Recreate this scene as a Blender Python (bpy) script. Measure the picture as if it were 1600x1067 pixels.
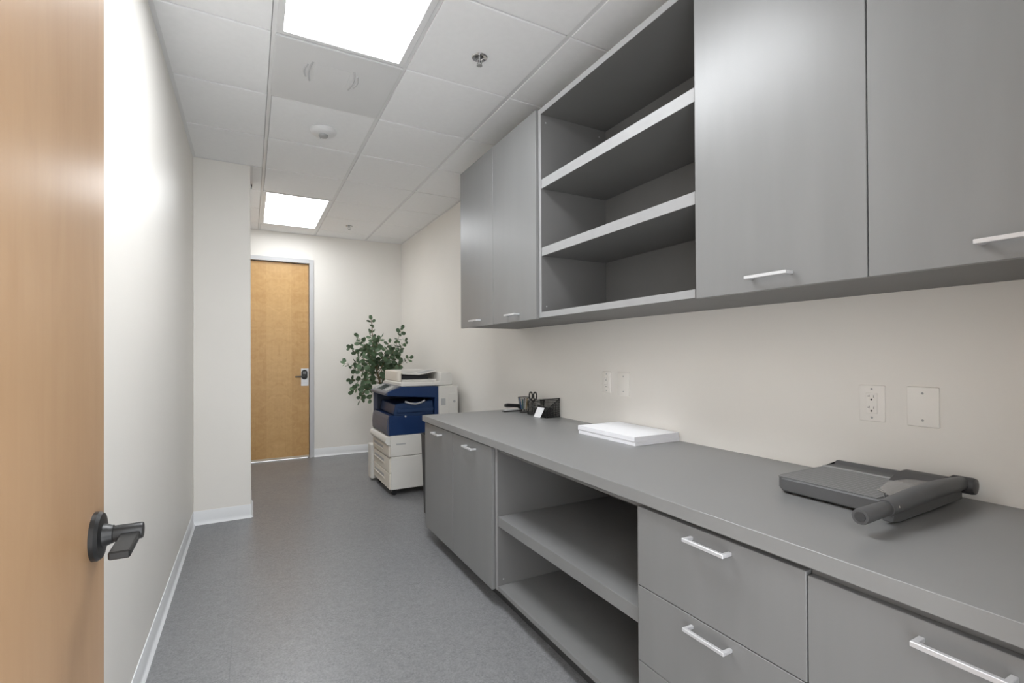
import bpy, bmesh, math, random
from mathutils import Vector, Matrix
random.seed(7)
for o in list(bpy.data.objects):
    bpy.data.objects.remove(o, do_unlink=True)
scene = bpy.context.scene
COL = scene.collection

# ------------------------------------------------------------------ camera
CAM_H = 1.2639
cam_d = bpy.data.cameras.new('camera')
cam_d.sensor_width = 36.0
cam_d.lens = 756.13 / 1600 * 36
cam_d.shift_y = (548.4 - 533.5) / 1600
cam_d.clip_start = 0.02
cam = bpy.data.objects.new('camera', cam_d)
COL.objects.link(cam)
_F = Vector((0.4762, 0.8793, 0.0061)).normalized()
_R = Vector((0.8793, -0.4762, -0.0051)).normalized()
_U = _R.cross(_F).normalized()
cam.matrix_world = Matrix(((_R.x, _U.x, -_F.x, 0), (_R.y, _U.y, -_F.y, 0), (_R.z, _U.z, -_F.z, CAM_H), (0, 0, 0, 1)))
scene.camera = cam

# ------------------------------------------------------------------ light and exposure
world = bpy.data.worlds.new('world')
scene.world = world
world.use_nodes = True
bg = world.node_tree.nodes['Background']
bg.inputs['Color'].default_value = (0.94, 0.97, 1.0, 1)
bg.inputs['Strength'].default_value = 2.0
TROFFER = (7.9, 3.8)     # lens radiance, near and far light; far one dimmed to spare the back wall
scene.view_settings.view_transform = 'Standard'
scene.view_settings.look = 'None'
scene.view_settings.gamma = 1.0
scene.view_settings.use_curve_mapping = False
scene.view_settings.exposure = 1.42

# ------------------------------------------------------------------ main dimensions (metres)
CEIL = 2.7507
XL, XR = -0.3734, 1.8014          # left and right wall faces
YF, YB = 0.075, 6.448             # entry wall inner face, far wall face
PX, PY0, PY1 = 0.0057, 4.306, 4.765
GX, GY, T = 0.0998, 2.4692, 0.6096

# ------------------------------------------------------------------ materials
def _nodes(name):
    m = bpy.data.materials.new(name)
    m.use_nodes = True
    nt = m.node_tree
    return m, nt, nt.nodes['Principled BSDF']

def mat(name, col, rough=0.5, metal=0.0, spec=0.5, var=0.04, scale=6.0, stretch=(1, 1, 1), bump=0.0, bscale=200.0, coat=0.0, rvar=0.0):
    """base colour with a little procedural mottling, optional fine bump"""
    m, nt, b = _nodes(name)
    tc = nt.nodes.new('ShaderNodeTexCoord')
    mp = nt.nodes.new('ShaderNodeMapping')
    mp.inputs['Scale'].default_value = stretch
    nt.links.new(tc.outputs['Object'], mp.inputs['Vector'])
    nz = nt.nodes.new('ShaderNodeTexNoise')
    nz.inputs['Scale'].default_value = scale
    nz.inputs['Detail'].default_value = 5
    nt.links.new(mp.outputs['Vector'], nz.inputs['Vector'])
    rp = nt.nodes.new('ShaderNodeValToRGB')
    rp.color_ramp.elements[0].position = 0.3
    rp.color_ramp.elements[1].position = 0.7
    rp.color_ramp.elements[0].color = (*[c * (1 - var) for c in col], 1)
    rp.color_ramp.elements[1].color = (*[min(1, c * (1 + var)) for c in col], 1)
    nt.links.new(nz.outputs['Fac'], rp.inputs['Fac'])
    nt.links.new(rp.outputs['Color'], b.inputs['Base Color'])
    b.inputs['Roughness'].default_value = rough
    b.inputs['Metallic'].default_value = metal
    b.inputs['Specular IOR Level'].default_value = spec
    b.inputs['Coat Weight'].default_value = coat
    if rvar:
        mr = nt.nodes.new('ShaderNodeMapRange')
        mr.inputs['To Min'].default_value = rough - rvar
        mr.inputs['To Max'].default_value = rough + rvar
        nt.links.new(nz.outputs['Fac'], mr.inputs['Value'])
        nt.links.new(mr.outputs['Result'], b.inputs['Roughness'])
    if bump:
        n2 = nt.nodes.new('ShaderNodeTexNoise')
        n2.inputs['Scale'].default_value = bscale
        n2.inputs['Detail'].default_value = 3
        nt.links.new(tc.outputs['Object'], n2.inputs['Vector'])
        bp = nt.nodes.new('ShaderNodeBump')
        bp.inputs['Strength'].default_value = bump
        bp.inputs['Distance'].default_value = 0.002
        nt.links.new(n2.outputs['Fac'], bp.inputs['Height'])
        nt.links.new(bp.outputs['Normal'], b.inputs['Normal'])
    return m

def mat_wood(name, c0, c1, axis, flitch, rough, coat=0.0, figz=9.0):
    """rotary maple veneer: vertical flitches of slightly different tone, soft cathedral figure"""
    m, nt, b = _nodes(name)
    N, L = nt.nodes.new, nt.links.new
    tc = N('ShaderNodeTexCoord')
    sp = N('ShaderNodeSeparateXYZ'); L(tc.outputs['Object'], sp.inputs[0])
    across = sp.outputs['X' if axis == 'X' else 'Y']
    dv = N('ShaderNodeMath'); dv.operation = 'DIVIDE'; dv.inputs[1].default_value = flitch; L(across, dv.inputs[0])
    fl = N('ShaderNodeMath'); fl.operation = 'FLOOR'; L(dv.outputs[0], fl.inputs[0])
    wn = N('ShaderNodeTexWhiteNoise'); wn.noise_dimensions = '1D'; L(fl.outputs[0], wn.inputs['W'])
    # figure, shifted per flitch
    cb = N('ShaderNodeCombineXYZ')
    pp = N('ShaderNodeMath'); pp.operation = 'PINGPONG'; pp.inputs[1].default_value = flitch / 2; L(across, pp.inputs[0])
    mu = N('ShaderNodeMath'); mu.operation = 'MULTIPLY'; mu.inputs[1].default_value = 8.0; L(pp.outputs[0], mu.inputs[0])
    mz = N('ShaderNodeMath'); mz.operation = 'MULTIPLY'; mz.inputs[1].default_value = figz; L(sp.outputs['Z'], mz.inputs[0])
    mw = N('ShaderNodeMath'); mw.operation = 'MULTIPLY'; mw.inputs[1].default_value = 7.0; L(wn.outputs['Value'], mw.inputs[0])
    L(mu.outputs[0], cb.inputs[0]); L(mz.outputs[0], cb.inputs[1]); L(mw.outputs[0], cb.inputs[2])
    n1 = N('ShaderNodeTexNoise'); n1.inputs['Scale'].default_value = 1.6; n1.inputs['Detail'].default_value = 4; n1.inputs['Distortion'].default_value = 1.2
    L(cb.outputs[0], n1.inputs['Vector'])
    # fine vertical grain
    mp = N('ShaderNodeMapping'); mp.inputs['Scale'].default_value = (90, 90, 2.5); L(tc.outputs['Object'], mp.inputs['Vector'])
    n2 = N('ShaderNodeTexNoise'); n2.inputs['Scale'].default_value = 1.0; n2.inputs['Detail'].default_value = 3; L(mp.outputs[0], n2.inputs['Vector'])
    a1 = N('ShaderNodeMath'); a1.operation = 'MULTIPLY_ADD'; a1.inputs[1].default_value = 0.55; L(n1.outputs['Fac'], a1.inputs[0])
    a0 = N('ShaderNodeMath'); a0.operation = 'MULTIPLY'; a0.inputs[1].default_value = 0.22; L(n2.outputs['Fac'], a0.inputs[0]); L(a0.outputs[0], a1.inputs[2])
    a2 = N('ShaderNodeMath'); a2.operation = 'MULTIPLY_ADD'; a2.inputs[1].default_value = 0.25; L(wn.outputs['Value'], a2.inputs[0]); L(a1.outputs[0], a2.inputs[2])
    rp = N('ShaderNodeValToRGB')
    rp.color_ramp.elements[0].position = 0.22; rp.color_ramp.elements[0].color = (*c0, 1)
    rp.color_ramp.elements[1].position = 0.82; rp.color_ramp.elements[1].color = (*c1, 1)
    L(a2.outputs[0], rp.inputs['Fac']); L(rp.outputs['Color'], b.inputs['Base Color'])
    b.inputs['Roughness'].default_value = rough
    b.inputs['Coat Weight'].default_value = coat
    b.inputs['Coat Roughness'].default_value = 0.25
    return m

def mat_floor():
    m, nt, b = _nodes('vinyl_floor')
    N, L = nt.nodes.new, nt.links.new
    tc = N('ShaderNodeTexCoord')
    n1 = N('ShaderNodeTexNoise'); n1.inputs['Scale'].default_value = 130; n1.inputs['Detail'].default_value = 4; n1.inputs['Roughness'].default_value = 0.7
    n2 = N('ShaderNodeTexNoise'); n2.inputs['Scale'].default_value = 3.0; n2.inputs['Detail'].default_value = 3
    n3 = N('ShaderNodeTexVoronoi'); n3.inputs['Scale'].default_value = 210
    n4 = N('ShaderNodeTexNoise'); n4.inputs['Scale'].default_value = 26; n4.inputs['Detail'].default_value = 6; n4.inputs['Roughness'].default_value = 0.75
    for n in (n1, n2, n3, n4): L(tc.outputs['Object'], n.inputs['Vector'])
    rp = N('ShaderNodeValToRGB')
    e = rp.color_ramp.elements
    e[0].position = 0.28; e[0].color = (0.118, 0.120, 0.126, 1)
    e[1].position = 0.74; e[1].color = (0.320, 0.321, 0.328, 1)
    k = e.new(0.52); k.color = (0.225, 0.226, 0.232, 1)
    ad = N('ShaderNodeMath'); ad.operation = 'MULTIPLY_ADD'; ad.inputs[1].default_value = 0.7
    L(n1.outputs['Fac'], ad.inputs[0])
    sc = N('ShaderNodeMath'); sc.operation = 'MULTIPLY'; sc.inputs[1].default_value = 0.3; L(n4.outputs['Fac'], sc.inputs[0]); L(sc.outputs[0], ad.inputs[2])
    L(ad.outputs[0], rp.inputs['Fac'])
    mx = N('ShaderNodeMix'); mx.data_type = 'RGBA'; mx.blend_type = 'MULTIPLY'; mx.inputs['Factor'].default_value = 1.0
    r2 = N('ShaderNodeValToRGB'); r2.color_ramp.elements[0].position = 0.02; r2.color_ramp.elements[0].color = (0.72, 0.72, 0.73, 1); r2.color_ramp.elements[1].position = 0.25; r2.color_ramp.elements[1].color = (1, 1, 1, 1)
    L(n3.outputs['Distance'], r2.inputs['Fac'])
    L(rp.outputs['Color'], mx.inputs[6]); L(r2.outputs['Color'], mx.inputs[7]); L(mx.outputs[2], b.inputs['Base Color'])
    mr = N('ShaderNodeMapRange'); mr.inputs['To Min'].default_value = 0.26; mr.inputs['To Max'].default_value = 0.42
    L(n2.outputs['Fac'], mr.inputs['Value']); L(mr.outputs['Result'], b.inputs['Roughness'])
    bp = N('ShaderNodeBump'); bp.inputs['Strength'].default_value = 0.10; bp.inputs['Distance'].default_value = 0.001
    L(n4.outputs['Fac'], bp.inputs['Height']); L(bp.outputs['Normal'], b.inputs['Normal'])
    b.inputs['Specular IOR Level'].default_value = 0.5
    return m

def mat_emit(name, col, strength):
    m, nt, b = _nodes(name)
    b.inputs['Base Color'].default_value = (0.9, 0.9, 0.9, 1)
    b.inputs['Emission Color'].default_value = (*col, 1)
    b.inputs['Emission Strength'].default_value = strength
    return m

def mat_cutter_grid():
    """grey trimmer bed printed with a fine pale measuring grid"""
    m, nt, b = _nodes('cutter_grid')
    N, L = nt.nodes.new, nt.links.new
    tc = N('ShaderNodeTexCoord'); sp = N('ShaderNodeSeparateXYZ'); L(tc.outputs['Object'], sp.inputs[0])
    outs = []
    for ax in 'XY':
        d = N('ShaderNodeMath'); d.operation = 'DIVIDE'; d.inputs[1].default_value = 0.0127; L(sp.outputs[ax], d.inputs[0])
        f = N('ShaderNodeMath'); f.operation = 'FRACT'; L(d.outputs[0], f.inputs[0])
        g = N('ShaderNodeMath'); g.operation = 'LESS_THAN'; g.inputs[1].default_value = 0.10; L(f.outputs[0], g.inputs[0])
        outs.append(g)
    mx = N('ShaderNodeMath'); mx.operation = 'MAXIMUM'; L(outs[0].outputs[0], mx.inputs[0]); L(outs[1].outputs[0], mx.inputs[1])
    rp = N('ShaderNodeValToRGB'); rp.color_ramp.elements[0].color = (0.135, 0.137, 0.138, 1); rp.color_ramp.elements[1].color = (0.28, 0.28, 0.28, 1)
    L(mx.outputs[0], rp.inputs['Fac']); L(rp.outputs['Color'], b.inputs['Base Color'])
    b.inputs['Roughness'].default_value = 0.45
    return m

def mat_clear(name, col, alpha, rough=0.15):
    m, nt, b = _nodes(name)
    b.inputs['Base Color'].default_value = (*col, 1)
    b.inputs['Roughness'].default_value = rough
    b.inputs['Alpha'].default_value = alpha
    return m

M = dict(
    wall=mat('wall_paint', (0.855, 0.825, 0.775), 0.42, spec=0.32, var=0.012, scale=2.0, bump=0.06, bscale=260),
    tile=mat('ceiling_tile', (0.93, 0.93, 0.93), 0.9, spec=0.1, var=0.012, scale=30, bump=0.12, bscale=500),
    grid=mat('ceiling_grid', (0.82, 0.82, 0.82), 0.5, var=0.01),
    plate=mat('diffuser_plate', (0.75, 0.75, 0.75), 0.5, var=0.01),
    white_metal=mat('white_enamel', (0.78, 0.78, 0.78), 0.4, var=0.01),
    base=mat('vinyl_base', (0.84, 0.85, 0.86), 0.4, var=0.015),
    floor=mat_floor(),
    subfloor=mat('subfloor', (0.45, 0.45, 0.45), 0.8),
    lam=mat('grey_laminate', (0.205, 0.205, 0.204), 0.34, spec=0.5, var=0.035, scale=3.0, stretch=(4, 4, 0.6), rvar=0.04),
    lam_top=mat('grey_worktop_laminate', (0.235, 0.235, 0.232), 0.38, spec=0.5, var=0.03, scale=5.0, rvar=0.04),
    lam_in=mat('grey_melamine', (0.165, 0.163, 0.160), 0.5, var=0.03, scale=4.0),
    edge=mat('grey_edge_band', (0.30, 0.30, 0.30), 0.45, var=0.03, scale=20),
    kick=mat('toe_kick', (0.05, 0.05, 0.05), 0.6),
    handle=mat('satin_aluminium', (0.62, 0.62, 0.63), 0.35, metal=0.35, var=0.01),
    maple_far=mat_wood('maple_veneer', (0.50, 0.275, 0.090), (0.72, 0.465, 0.205), 'X', 0.274, 0.38),
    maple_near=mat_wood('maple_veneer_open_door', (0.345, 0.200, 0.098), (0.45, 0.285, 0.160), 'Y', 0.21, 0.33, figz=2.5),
    frame=mat('grey_door_frame', (0.56, 0.56, 0.57), 0.35, var=0.01),
    sweep=mat('door_sweep', (0.62, 0.52, 0.40), 0.5),
    black_metal=mat('black_hardware', (0.018, 0.018, 0.018), 0.38, metal=0.3, var=0.05),
    steel=mat('brushed_steel', (0.55, 0.55, 0.55), 0.35, metal=0.8, stretch=(1, 1, 20), scale=20, var=0.06),
    chrome=mat('chrome', (0.7, 0.7, 0.7), 0.15, metal=1.0, var=0.0),
    black=mat('black_plastic', (0.015, 0.015, 0.016), 0.4),
    dark=mat('dark_cavity', (0.01, 0.01, 0.012), 0.6),
    copier=mat('copier_white', (0.66, 0.64, 0.60), 0.5, var=0.015),
    copier_warm=mat('copier_tray_white', (0.70, 0.645, 0.57), 0.5, var=0.015),
    copier_grey=mat('copier_grey', (0.40, 0.40, 0.40), 0.5),
    blue=mat('copier_blue', (0.005, 0.026, 0.095), 0.35, var=0.05),
    blue2=mat('copier_blue_tray', (0.010, 0.032, 0.092), 0.4, var=0.05),
    panel_grey=mat('panel_grey', (0.17, 0.17, 0.175), 0.45),
    navy=mat('copier_navy', (0.004, 0.010, 0.030), 0.5),
    slate=mat('copier_slate', (0.072, 0.078, 0.112), 0.4),
    screen=mat('touch_screen', (0.07, 0.08, 0.09), 0.15),
    leaf=mat('eucalyptus_leaf', (0.085, 0.140, 0.072), 0.6, var=0.5, scale=9),
    twig=mat('twig', (0.16, 0.12, 0.06), 0.8, var=0.2, scale=40),
    pot=mat('plant_pot', (0.12, 0.12, 0.12), 0.6),
    soil=mat('soil', (0.04, 0.028, 0.02), 0.9, var=0.4, scale=60),
    paper=mat('paper', (0.93, 0.93, 0.95), 0.8, spec=0.2, var=0.008, scale=3),
    sheet_edge=mat('paper_edges', (0.80, 0.80, 0.83), 0.85, spec=0.2, var=0.10, scale=6, stretch=(0.3, 0.3, 160)),
    ivory=mat('outlet_plate', (0.90, 0.87, 0.82), 0.35, var=0.01),
    slot=mat('outlet_slot', (0.03, 0.03, 0.03), 0.6),
    cutter=mat('trimmer_grey', (0.095, 0.096, 0.098), 0.5, var=0.04, scale=30, bump=0.05, bscale=900),
    cutter_dark=mat('trimmer_dark', (0.05, 0.05, 0.052), 0.45),
    cutter_bed=mat_cutter_grid(),
    rule=mat('trimmer_rule', (0.30, 0.30, 0.30), 0.4),
    clear=mat_clear('trimmer_guard', (0.42, 0.40, 0.39), 0.35),
    bin=mat('bin_plastic', (0.035, 0.036, 0.038), 0.5),
    pen_blue=mat('pen_blue', (0.03, 0.10, 0.25), 0.35),
    pen_teal=mat('pen_teal', (0.04, 0.16, 0.17), 0.35),
    pen_white=mat('pen_white', (0.55, 0.55, 0.55), 0.35),
    pen_yellow=mat('pencil_ochre', (0.45, 0.33, 0.16), 0.45),
    lens_near=mat_emit('light_lens_near', (0.94, 0.97, 1.0), TROFFER[0]),
    lens_far=mat_emit('light_lens_far', (0.94, 0.97, 1.0), TROFFER[1]),
)

# ------------------------------------------------------------------ helpers
ORG = {}   # object name -> world origin of its local frame

class MB:
    """collects shapes (world coordinates) into one mesh"""
    def __init__(self):
        self.bm = bmesh.new()
    def _merge(self, t):
        me = bpy.data.meshes.new('tmp'); t.to_mesh(me); t.free()
        self.bm.from_mesh(me); bpy.data.meshes.remove(me)
    def box(self, lo, hi, bev=0.0, seg=1, rot=None, piv=None):
        t = bmesh.new()
        lo, hi = Vector(lo), Vector(hi)
        bmesh.ops.create_cube(t, size=1.0)
        c, s = (lo + hi) / 2, hi - lo
        for v in t.verts:
            v.co = Vector((v.co.x * s.x, v.co.y * s.y, v.co.z * s.z)) + c
        if bev:
            bmesh.ops.bevel(t, geom=list(t.edges), offset=bev, segments=seg, profile=0.5, affect='EDGES')
        if rot is not None:
            bmesh.ops.rotate(t, verts=t.verts, cent=Vector(piv) if piv is not None else c, matrix=rot)
        self._merge(t); return self
    def cyl(self, p0, p1, r0, r1=None, seg=20, cap=True):
        p0, p1 = Vector(p0), Vector(p1); r1 = r0 if r1 is None else r1
        d = p1 - p0
        t = bmesh.new()
        bmesh.ops.create_cone(t, cap_ends=cap, segments=seg, radius1=r0, radius2=r1, depth=d.length)
        q = Vector((0, 0, 1)).rotation_difference(d.normalized())
        mtx = Matrix.Translation((p0 + p1) / 2) @ q.to_matrix().to_4x4()
        bmesh.ops.transform(t, matrix=mtx, verts=t.verts)
        self._merge(t); return self
    def prism(self, pts, axis, lo, hi, bev=0.0):
        """extrude a closed 2-D outline along axis; pts are the other two coords in xyz order"""
        t = bmesh.new()
        def P(a, b, c):
            return {'x': (c, a, b), 'y': (a, c, b), 'z': (a, b, c)}[axis]
        A = [t.verts.new(P(a, b, lo)) for a, b in pts]
        B = [t.verts.new(P(a, b, hi)) for a, b in pts]
        n = len(pts)
        t.faces.new(A); t.faces.new(list(reversed(B)))
        for i in range(n):
            t.faces.new((A[i], B[i], B[(i + 1) % n], A[(i + 1) % n]))
        bmesh.ops.recalc_face_normals(t, faces=t.faces)
        if bev:
            bmesh.ops.bevel(t, geom=list(t.edges), offset=bev, segments=1, affect='EDGES')
        self._merge(t); return self
    def lathe(self, prof, cen, seg=32, axis='z'):
        t = bmesh.new(); rings = []
        for r, h in prof:
            ring = []
            for i in range(seg):
                a = 2 * math.pi * i / seg
                u, v = r * math.cos(a), r * math.sin(a)
                co = {'z': (u, v, h), 'x': (h, u, v), 'y': (u, h, v)}[axis]
                ring.append(t.verts.new(Vector(co) + Vector(cen)))
            rings.append(ring)
        for a, b in zip(rings, rings[1:]):
            for i in range(seg):
                t.faces.new((a[i], a[(i + 1) % seg], b[(i + 1) % seg], b[i]))
        t.faces.new(rings[0]); t.faces.new(rings[-1])
        bmesh.ops.recalc_face_normals(t, faces=t.faces)
        self._merge(t); return self
    def tube(self, path, r, seg=8, closed=False):
        path = [Vector(p) for p in path]; n = len(path)
        rs = r if isinstance(r, (list, tuple)) else [r] * n
        t = bmesh.new(); rings = []
        up = Vector((0.123, 0.3, 1)).normalized()
        for i, p in enumerate(path):
            a = path[(i - 1) % n] if (closed or i > 0) else p
            b = path[(i + 1) % n] if (closed or i < n - 1) else p
            d = (b - a).normalized()
            u = d.cross(up)
            if u.length < 1e-3: u = d.cross(Vector((1, 0, 0)))
            u.normalize(); v = d.cross(u)
            rings.append([t.verts.new(p + rs[i] * (math.cos(2 * math.pi * k / seg) * u + math.sin(2 * math.pi * k / seg) * v)) for k in range(seg)])
        pairs = list(zip(rings, rings[1:])) + ([(rings[-1], rings[0])] if closed else [])
        for a, b in pairs:
            for k in range(seg):
                t.faces.new((a[k], a[(k + 1) % seg], b[(k + 1) % seg], b[k]))
        if not closed:
            t.faces.new(rings[0]); t.faces.new(rings[-1])
        bmesh.ops.recalc_face_normals(t, faces=t.faces)
        self._merge(t); return self
    def quad(self, pts):
        vs = [self.bm.verts.new(p) for p in pts]; self.bm.faces.new(vs); return self
    def build(self, name, m, parent=None, origin=None, smooth=True):
        if parent is not None:
            o = ORG[parent.name]
        elif origin is not None:
            o = Vector(origin)
        else:
            vs = [v.co for v in self.bm.verts]
            o = Vector(((min(v.x for v in vs) + max(v.x for v in vs)) / 2, (min(v.y for v in vs) + max(v.y for v in vs)) / 2, min(v.z for v in vs)))
        bmesh.ops.translate(self.bm, verts=self.bm.verts, vec=-Vector(o))
        me = bpy.data.meshes.new(name)
        self.bm.to_mesh(me); self.bm.free()
        me.materials.append(M[m] if isinstance(m, str) else m)
        if smooth:
            me.polygons.foreach_set('use_smooth', [True] * len(me.polygons))
            me.set_sharp_from_angle(angle=math.radians(32))
        ob = bpy.data.objects.new(name, me); COL.objects.link(ob)
        if parent is not None:
            ob.parent = parent; ORG[ob.name] = Vector(o)
        else:
            ob.location = o; ORG[ob.name] = Vector(o)
        return ob

def put(name, me, parent, world):
    """another object sharing mesh data, placed at a world position under parent"""
    ob = bpy.data.objects.new(name, me); COL.objects.link(ob)
    ob.parent = parent
    ob.location = Vector(world) - ORG[parent.name]
    ORG[ob.name] = Vector(world)
    return ob

def tag(o, label, cat, group=None):
    o['label'] = label; o['category'] = cat
    if group: o['group'] = group
    return o
def thing(name, label, cat, loc, group=None):
    o = bpy.data.objects.new(name, None); COL.objects.link(o)
    o.location = loc; o.empty_display_size = 0.1
    ORG[o.name] = Vector(loc)
    return tag(o, label, cat, group)
def struct(o, label=None):
    o['kind'] = 'structure'
    if label: o['label'] = label
    return o
def B(name, m, parent, lo, hi, bev=0.0012):
    return MB().box(lo, hi, bev).build(name, m, parent)

# ------------------------------------------------------------------ room shell
fl = struct(MB().box((XL - .15, -.35, -.12), (XR + .15, YB + .15, -.004)).build('floor', 'subfloor'), 'grey speckled sheet vinyl floor')
SEAM = -0.073
B('vinyl_sheet', 'floor', fl, (XL - .1, -.34, -.004), (SEAM - .0002, YB + .1, 0), 0.0)
B('vinyl_sheet', 'floor', fl, (SEAM + .0002, -.34, -.004), (XR + .1, YB + .1, 0), 0.0)

struct(MB().box((XL - .12, YF, 0), (XL, YB + .12, 2.95)).build('wall_left', 'wall'), 'off-white painted wall behind the open door')
struct(MB().box((XR, -.07, 0), (XR + .12, YB + .12, 2.95)).build('wall_right', 'wall'), 'off-white wall behind the counter and cabinets')
struct(MB().box((XL, PY0, 0), (PX, PY1, 2.95), 0.004).build('wall_pillar', 'wall'), 'off-white boxed-out pillar beside the far door')
DX0, DX1, DZ = -0.300, 0.648, 2.392     # far door opening
wb = MB()
wb.box((XL - .12, YB, 0), (DX0 - .045, YB + .14, 2.95))
wb.box((DX1 + .045, YB, 0), (XR + .12, YB + .14, 2.95))
wb.box((DX0 - .045, YB, DZ + .045), (DX1 + .045, YB + .14, 2.95))
struct(wb.build('wall_back', 'wall'), 'off-white far wall around the closed wooden door')
EX0, EX1, EZ = -0.200, 0.735, 2.392     # entry opening the camera stands in
wf = MB()
wf.box((XL - .12, YF - .145, 0), (EX0 - .045, YF, 2.95))
wf.box((EX1 + .045, YF - .145, 0), (XR + .12, YF, 2.95))
wf.box((EX0 - .045, YF - .145, EZ + .045), (EX1 + .045, YF, 2.95))
struct(wf.build('wall_front', 'wall'))

def door_frame(name, x0, x1, z1, y_in, y_out, label=None):
    m = MB()
    for lo, hi in (((x0 - .05, 0), (x0, z1 + .05)), ((x1, 0), (x1 + .05, z1 + .05)), ((x0, z1), (x1, z1 + .05))):
        m.box((lo[0], y_in, lo[1]), (hi[0], y_out, hi[1]), 0.002)
    return struct(m.build(name, 'frame'), label)

fr = door_frame('trim_1', DX0, DX1, DZ, YB - .014, YB + .13, 'grey metal frame around the far wooden door')
# stop behind the leaf
st = MB()
st.box((DX0, YB + .078, 0), (DX0 + .016, YB + .12, DZ), .001).box((DX1 - .016, YB + .078, 0), (DX1, YB + .12, DZ), .001).box((DX0, YB + .078, DZ - .016), (DX1, YB + .12, DZ), .001)
st.build('stop', 'frame', fr)
door_frame('trim_2', EX0, EX1, EZ, YF - .155, YF + .012)

# cove base
def cove(name, axis, at, a, b, sgn, label=None):
    """vinyl cove base on a wall; sgn = direction it sticks out"""
    prof = [(0, 0), (.016, 0), (.0150, .003), (.0085, .009), (.0045, .018), (.0035, .03), (.0035, .099), (.0025, .1015), (0, .1015)]
    pts = [(at + sgn * u, z) for u, z in prof]
    return struct(MB().prism(pts, 'y' if axis == 'y' else 'x', a, b).build(name, 'base'), label)
cove('baseboard_left', 'y', XL, YF, PY0, 1, 'white vinyl cove base along the left wall')
cove('baseboard_pillar', 'x', PY0, XL, PX + .004, -1, 'white vinyl cove base across the pillar front')
cove('baseboard_pillar_side', 'y', PX, PY0 - .004, PY1, 1)
cove('baseboard_back', 'x', YB, DX1 + .052, XR, -1, 'white vinyl cove base along the far wall')
cove('baseboard_right', 'y', XR, 3.24, YB, -1)
cove('baseboard_alcove', 'y', XL, PY1, YB, 1)

# ------------------------------------------------------------------ ceiling: slab, lay-in tiles, grid
cl = struct(MB().box((XL - .15, -.35, CEIL + .12), (XR + .15, YB + .15, CEIL + .2)).build('ceiling', 'grid'), 'white lay-in ceiling tiles in a thin metal grid')
xs = [XL, GX, GX + T, GX + 2 * T, XR]
ys = [YF] + [GY + j * T for j in range(-3, 7)] + [YB]
tile_mesh = {}
def tile(x0, x1, y0, y1):
    g, gy = 0.0125, 0.0068
    x0, x1, y0, y1 = x0 + g, x1 - g, y0 + gy, y1 - gy
    k = (round(x1 - x0, 4), round(y1 - y0, 4))
    c = ((x0 + x1) / 2, (y0 + y1) / 2, CEIL)
    if k not in tile_mesh:
        ob = MB().box((x0, y0, CEIL), (x1, y1, CEIL + .018), 0.0015).build('ceiling_tile', 'tile', origin=c)
        ob.parent = cl; ob.location = Vector(c) - ORG[cl.name]
        tile_mesh[k] = ob.data
    else:
        put('ceiling_tile', tile_mesh[k], cl, c)
lights, plate_cell = [], None
skip = set()
for i in range(4):
    for j in range(len(ys) - 1):
        y0, y1 = ys[j], ys[j + 1]
        J = round((y0 - GY) / T) if j else -9
        if i == 1 and (J in (-2, -1) or J in (4, 5)): continue      # 2x4 lights
        if i == 1 and J == 0: continue                               # air diffuser plate
        if i == 0 and J == 3:
            tile(PX + .002, xs[1], y0, y1); tile(XL, PX + .016, PY1 + .002, y1); continue
        tile(xs[i], xs[i + 1], y0, y1)
def bar(lo, hi): B('grid_bar', 'grid', cl, lo, hi, 0.0008)
bw, bh = .0105, .0050
for x in xs[1:4]:
    bar((x - bw, YF, CEIL + .004), (x + bw, YB, CEIL + .03))
for j in range(-3, 7):
    y = GY + j * T
    for i in range(4):
        if i == 1 and j in (-1, 5): continue
        bar((xs[i] + bw, y - bh, CEIL + .006), (xs[i + 1] - bw, y + bh, CEIL + .03))
for lo, hi in (((XL, YF, CEIL - .001), (XL + .020, YB, CEIL + .001)), ((XR - .020, YF, CEIL - .001), (XR, YB, CEIL + .001)),
               ((XL + .02, YB - .020, CEIL - .001), (XR - .02, YB, CEIL + .001)), ((XL + .02, PY0 - .018, CEIL - .001), (PX + .018, PY0, CEIL + .001)),
               ((PX, PY0, CEIL - .001), (PX + .018, PY1, CEIL + .001))):
    B('wall_angle', 'grid', cl, lo, hi, 0.0)

# recessed 2x4 lights
def troffer(y0, lens, label):
    x0, x1, y1 = GX + .008, GX + T - .008, y0 + 2 * T - .008
    y0 += .008
    t = thing('ceiling_light', label, 'ceiling light', ((x0 + x1) / 2, (y0 + y1) / 2, CEIL), 'recessed ceiling lights')
    w, wy = .030, .024
    m = MB()
    m.box((x0, y0, CEIL - .002), (x0 + w, y1, CEIL + .052), .0012).box((x1 - w, y0, CEIL - .002), (x1, y1, CEIL + .052), .0012)
    m.box((x0 + w, y0, CEIL - .002), (x1 - w, y0 + wy, CEIL + .052), .0012).box((x0 + w, y1 - wy, CEIL - .002), (x1 - w, y1, CEIL + .052), .0012)
    m.build('frame', 'white_metal', t)
    MB().box((x0 + w - .004, y0 + wy - .004, CEIL + .049), (x1 - w + .004, y1 - wy + .004, CEIL + .0500)).build('lens', lens, t)
    B('housing', 'white_metal', t, (x0 + .002, y0 + .002, CEIL + .053), (x1 - .002, y1 - .002, CEIL + .09))
troffer(GY - 2 * T, 'lens_near', 'large white recessed ceiling light panel nearest the wall cabinets')
troffer(GY + 4 * T, 'lens_far', 'white recessed ceiling light panel above the far wooden door')

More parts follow.
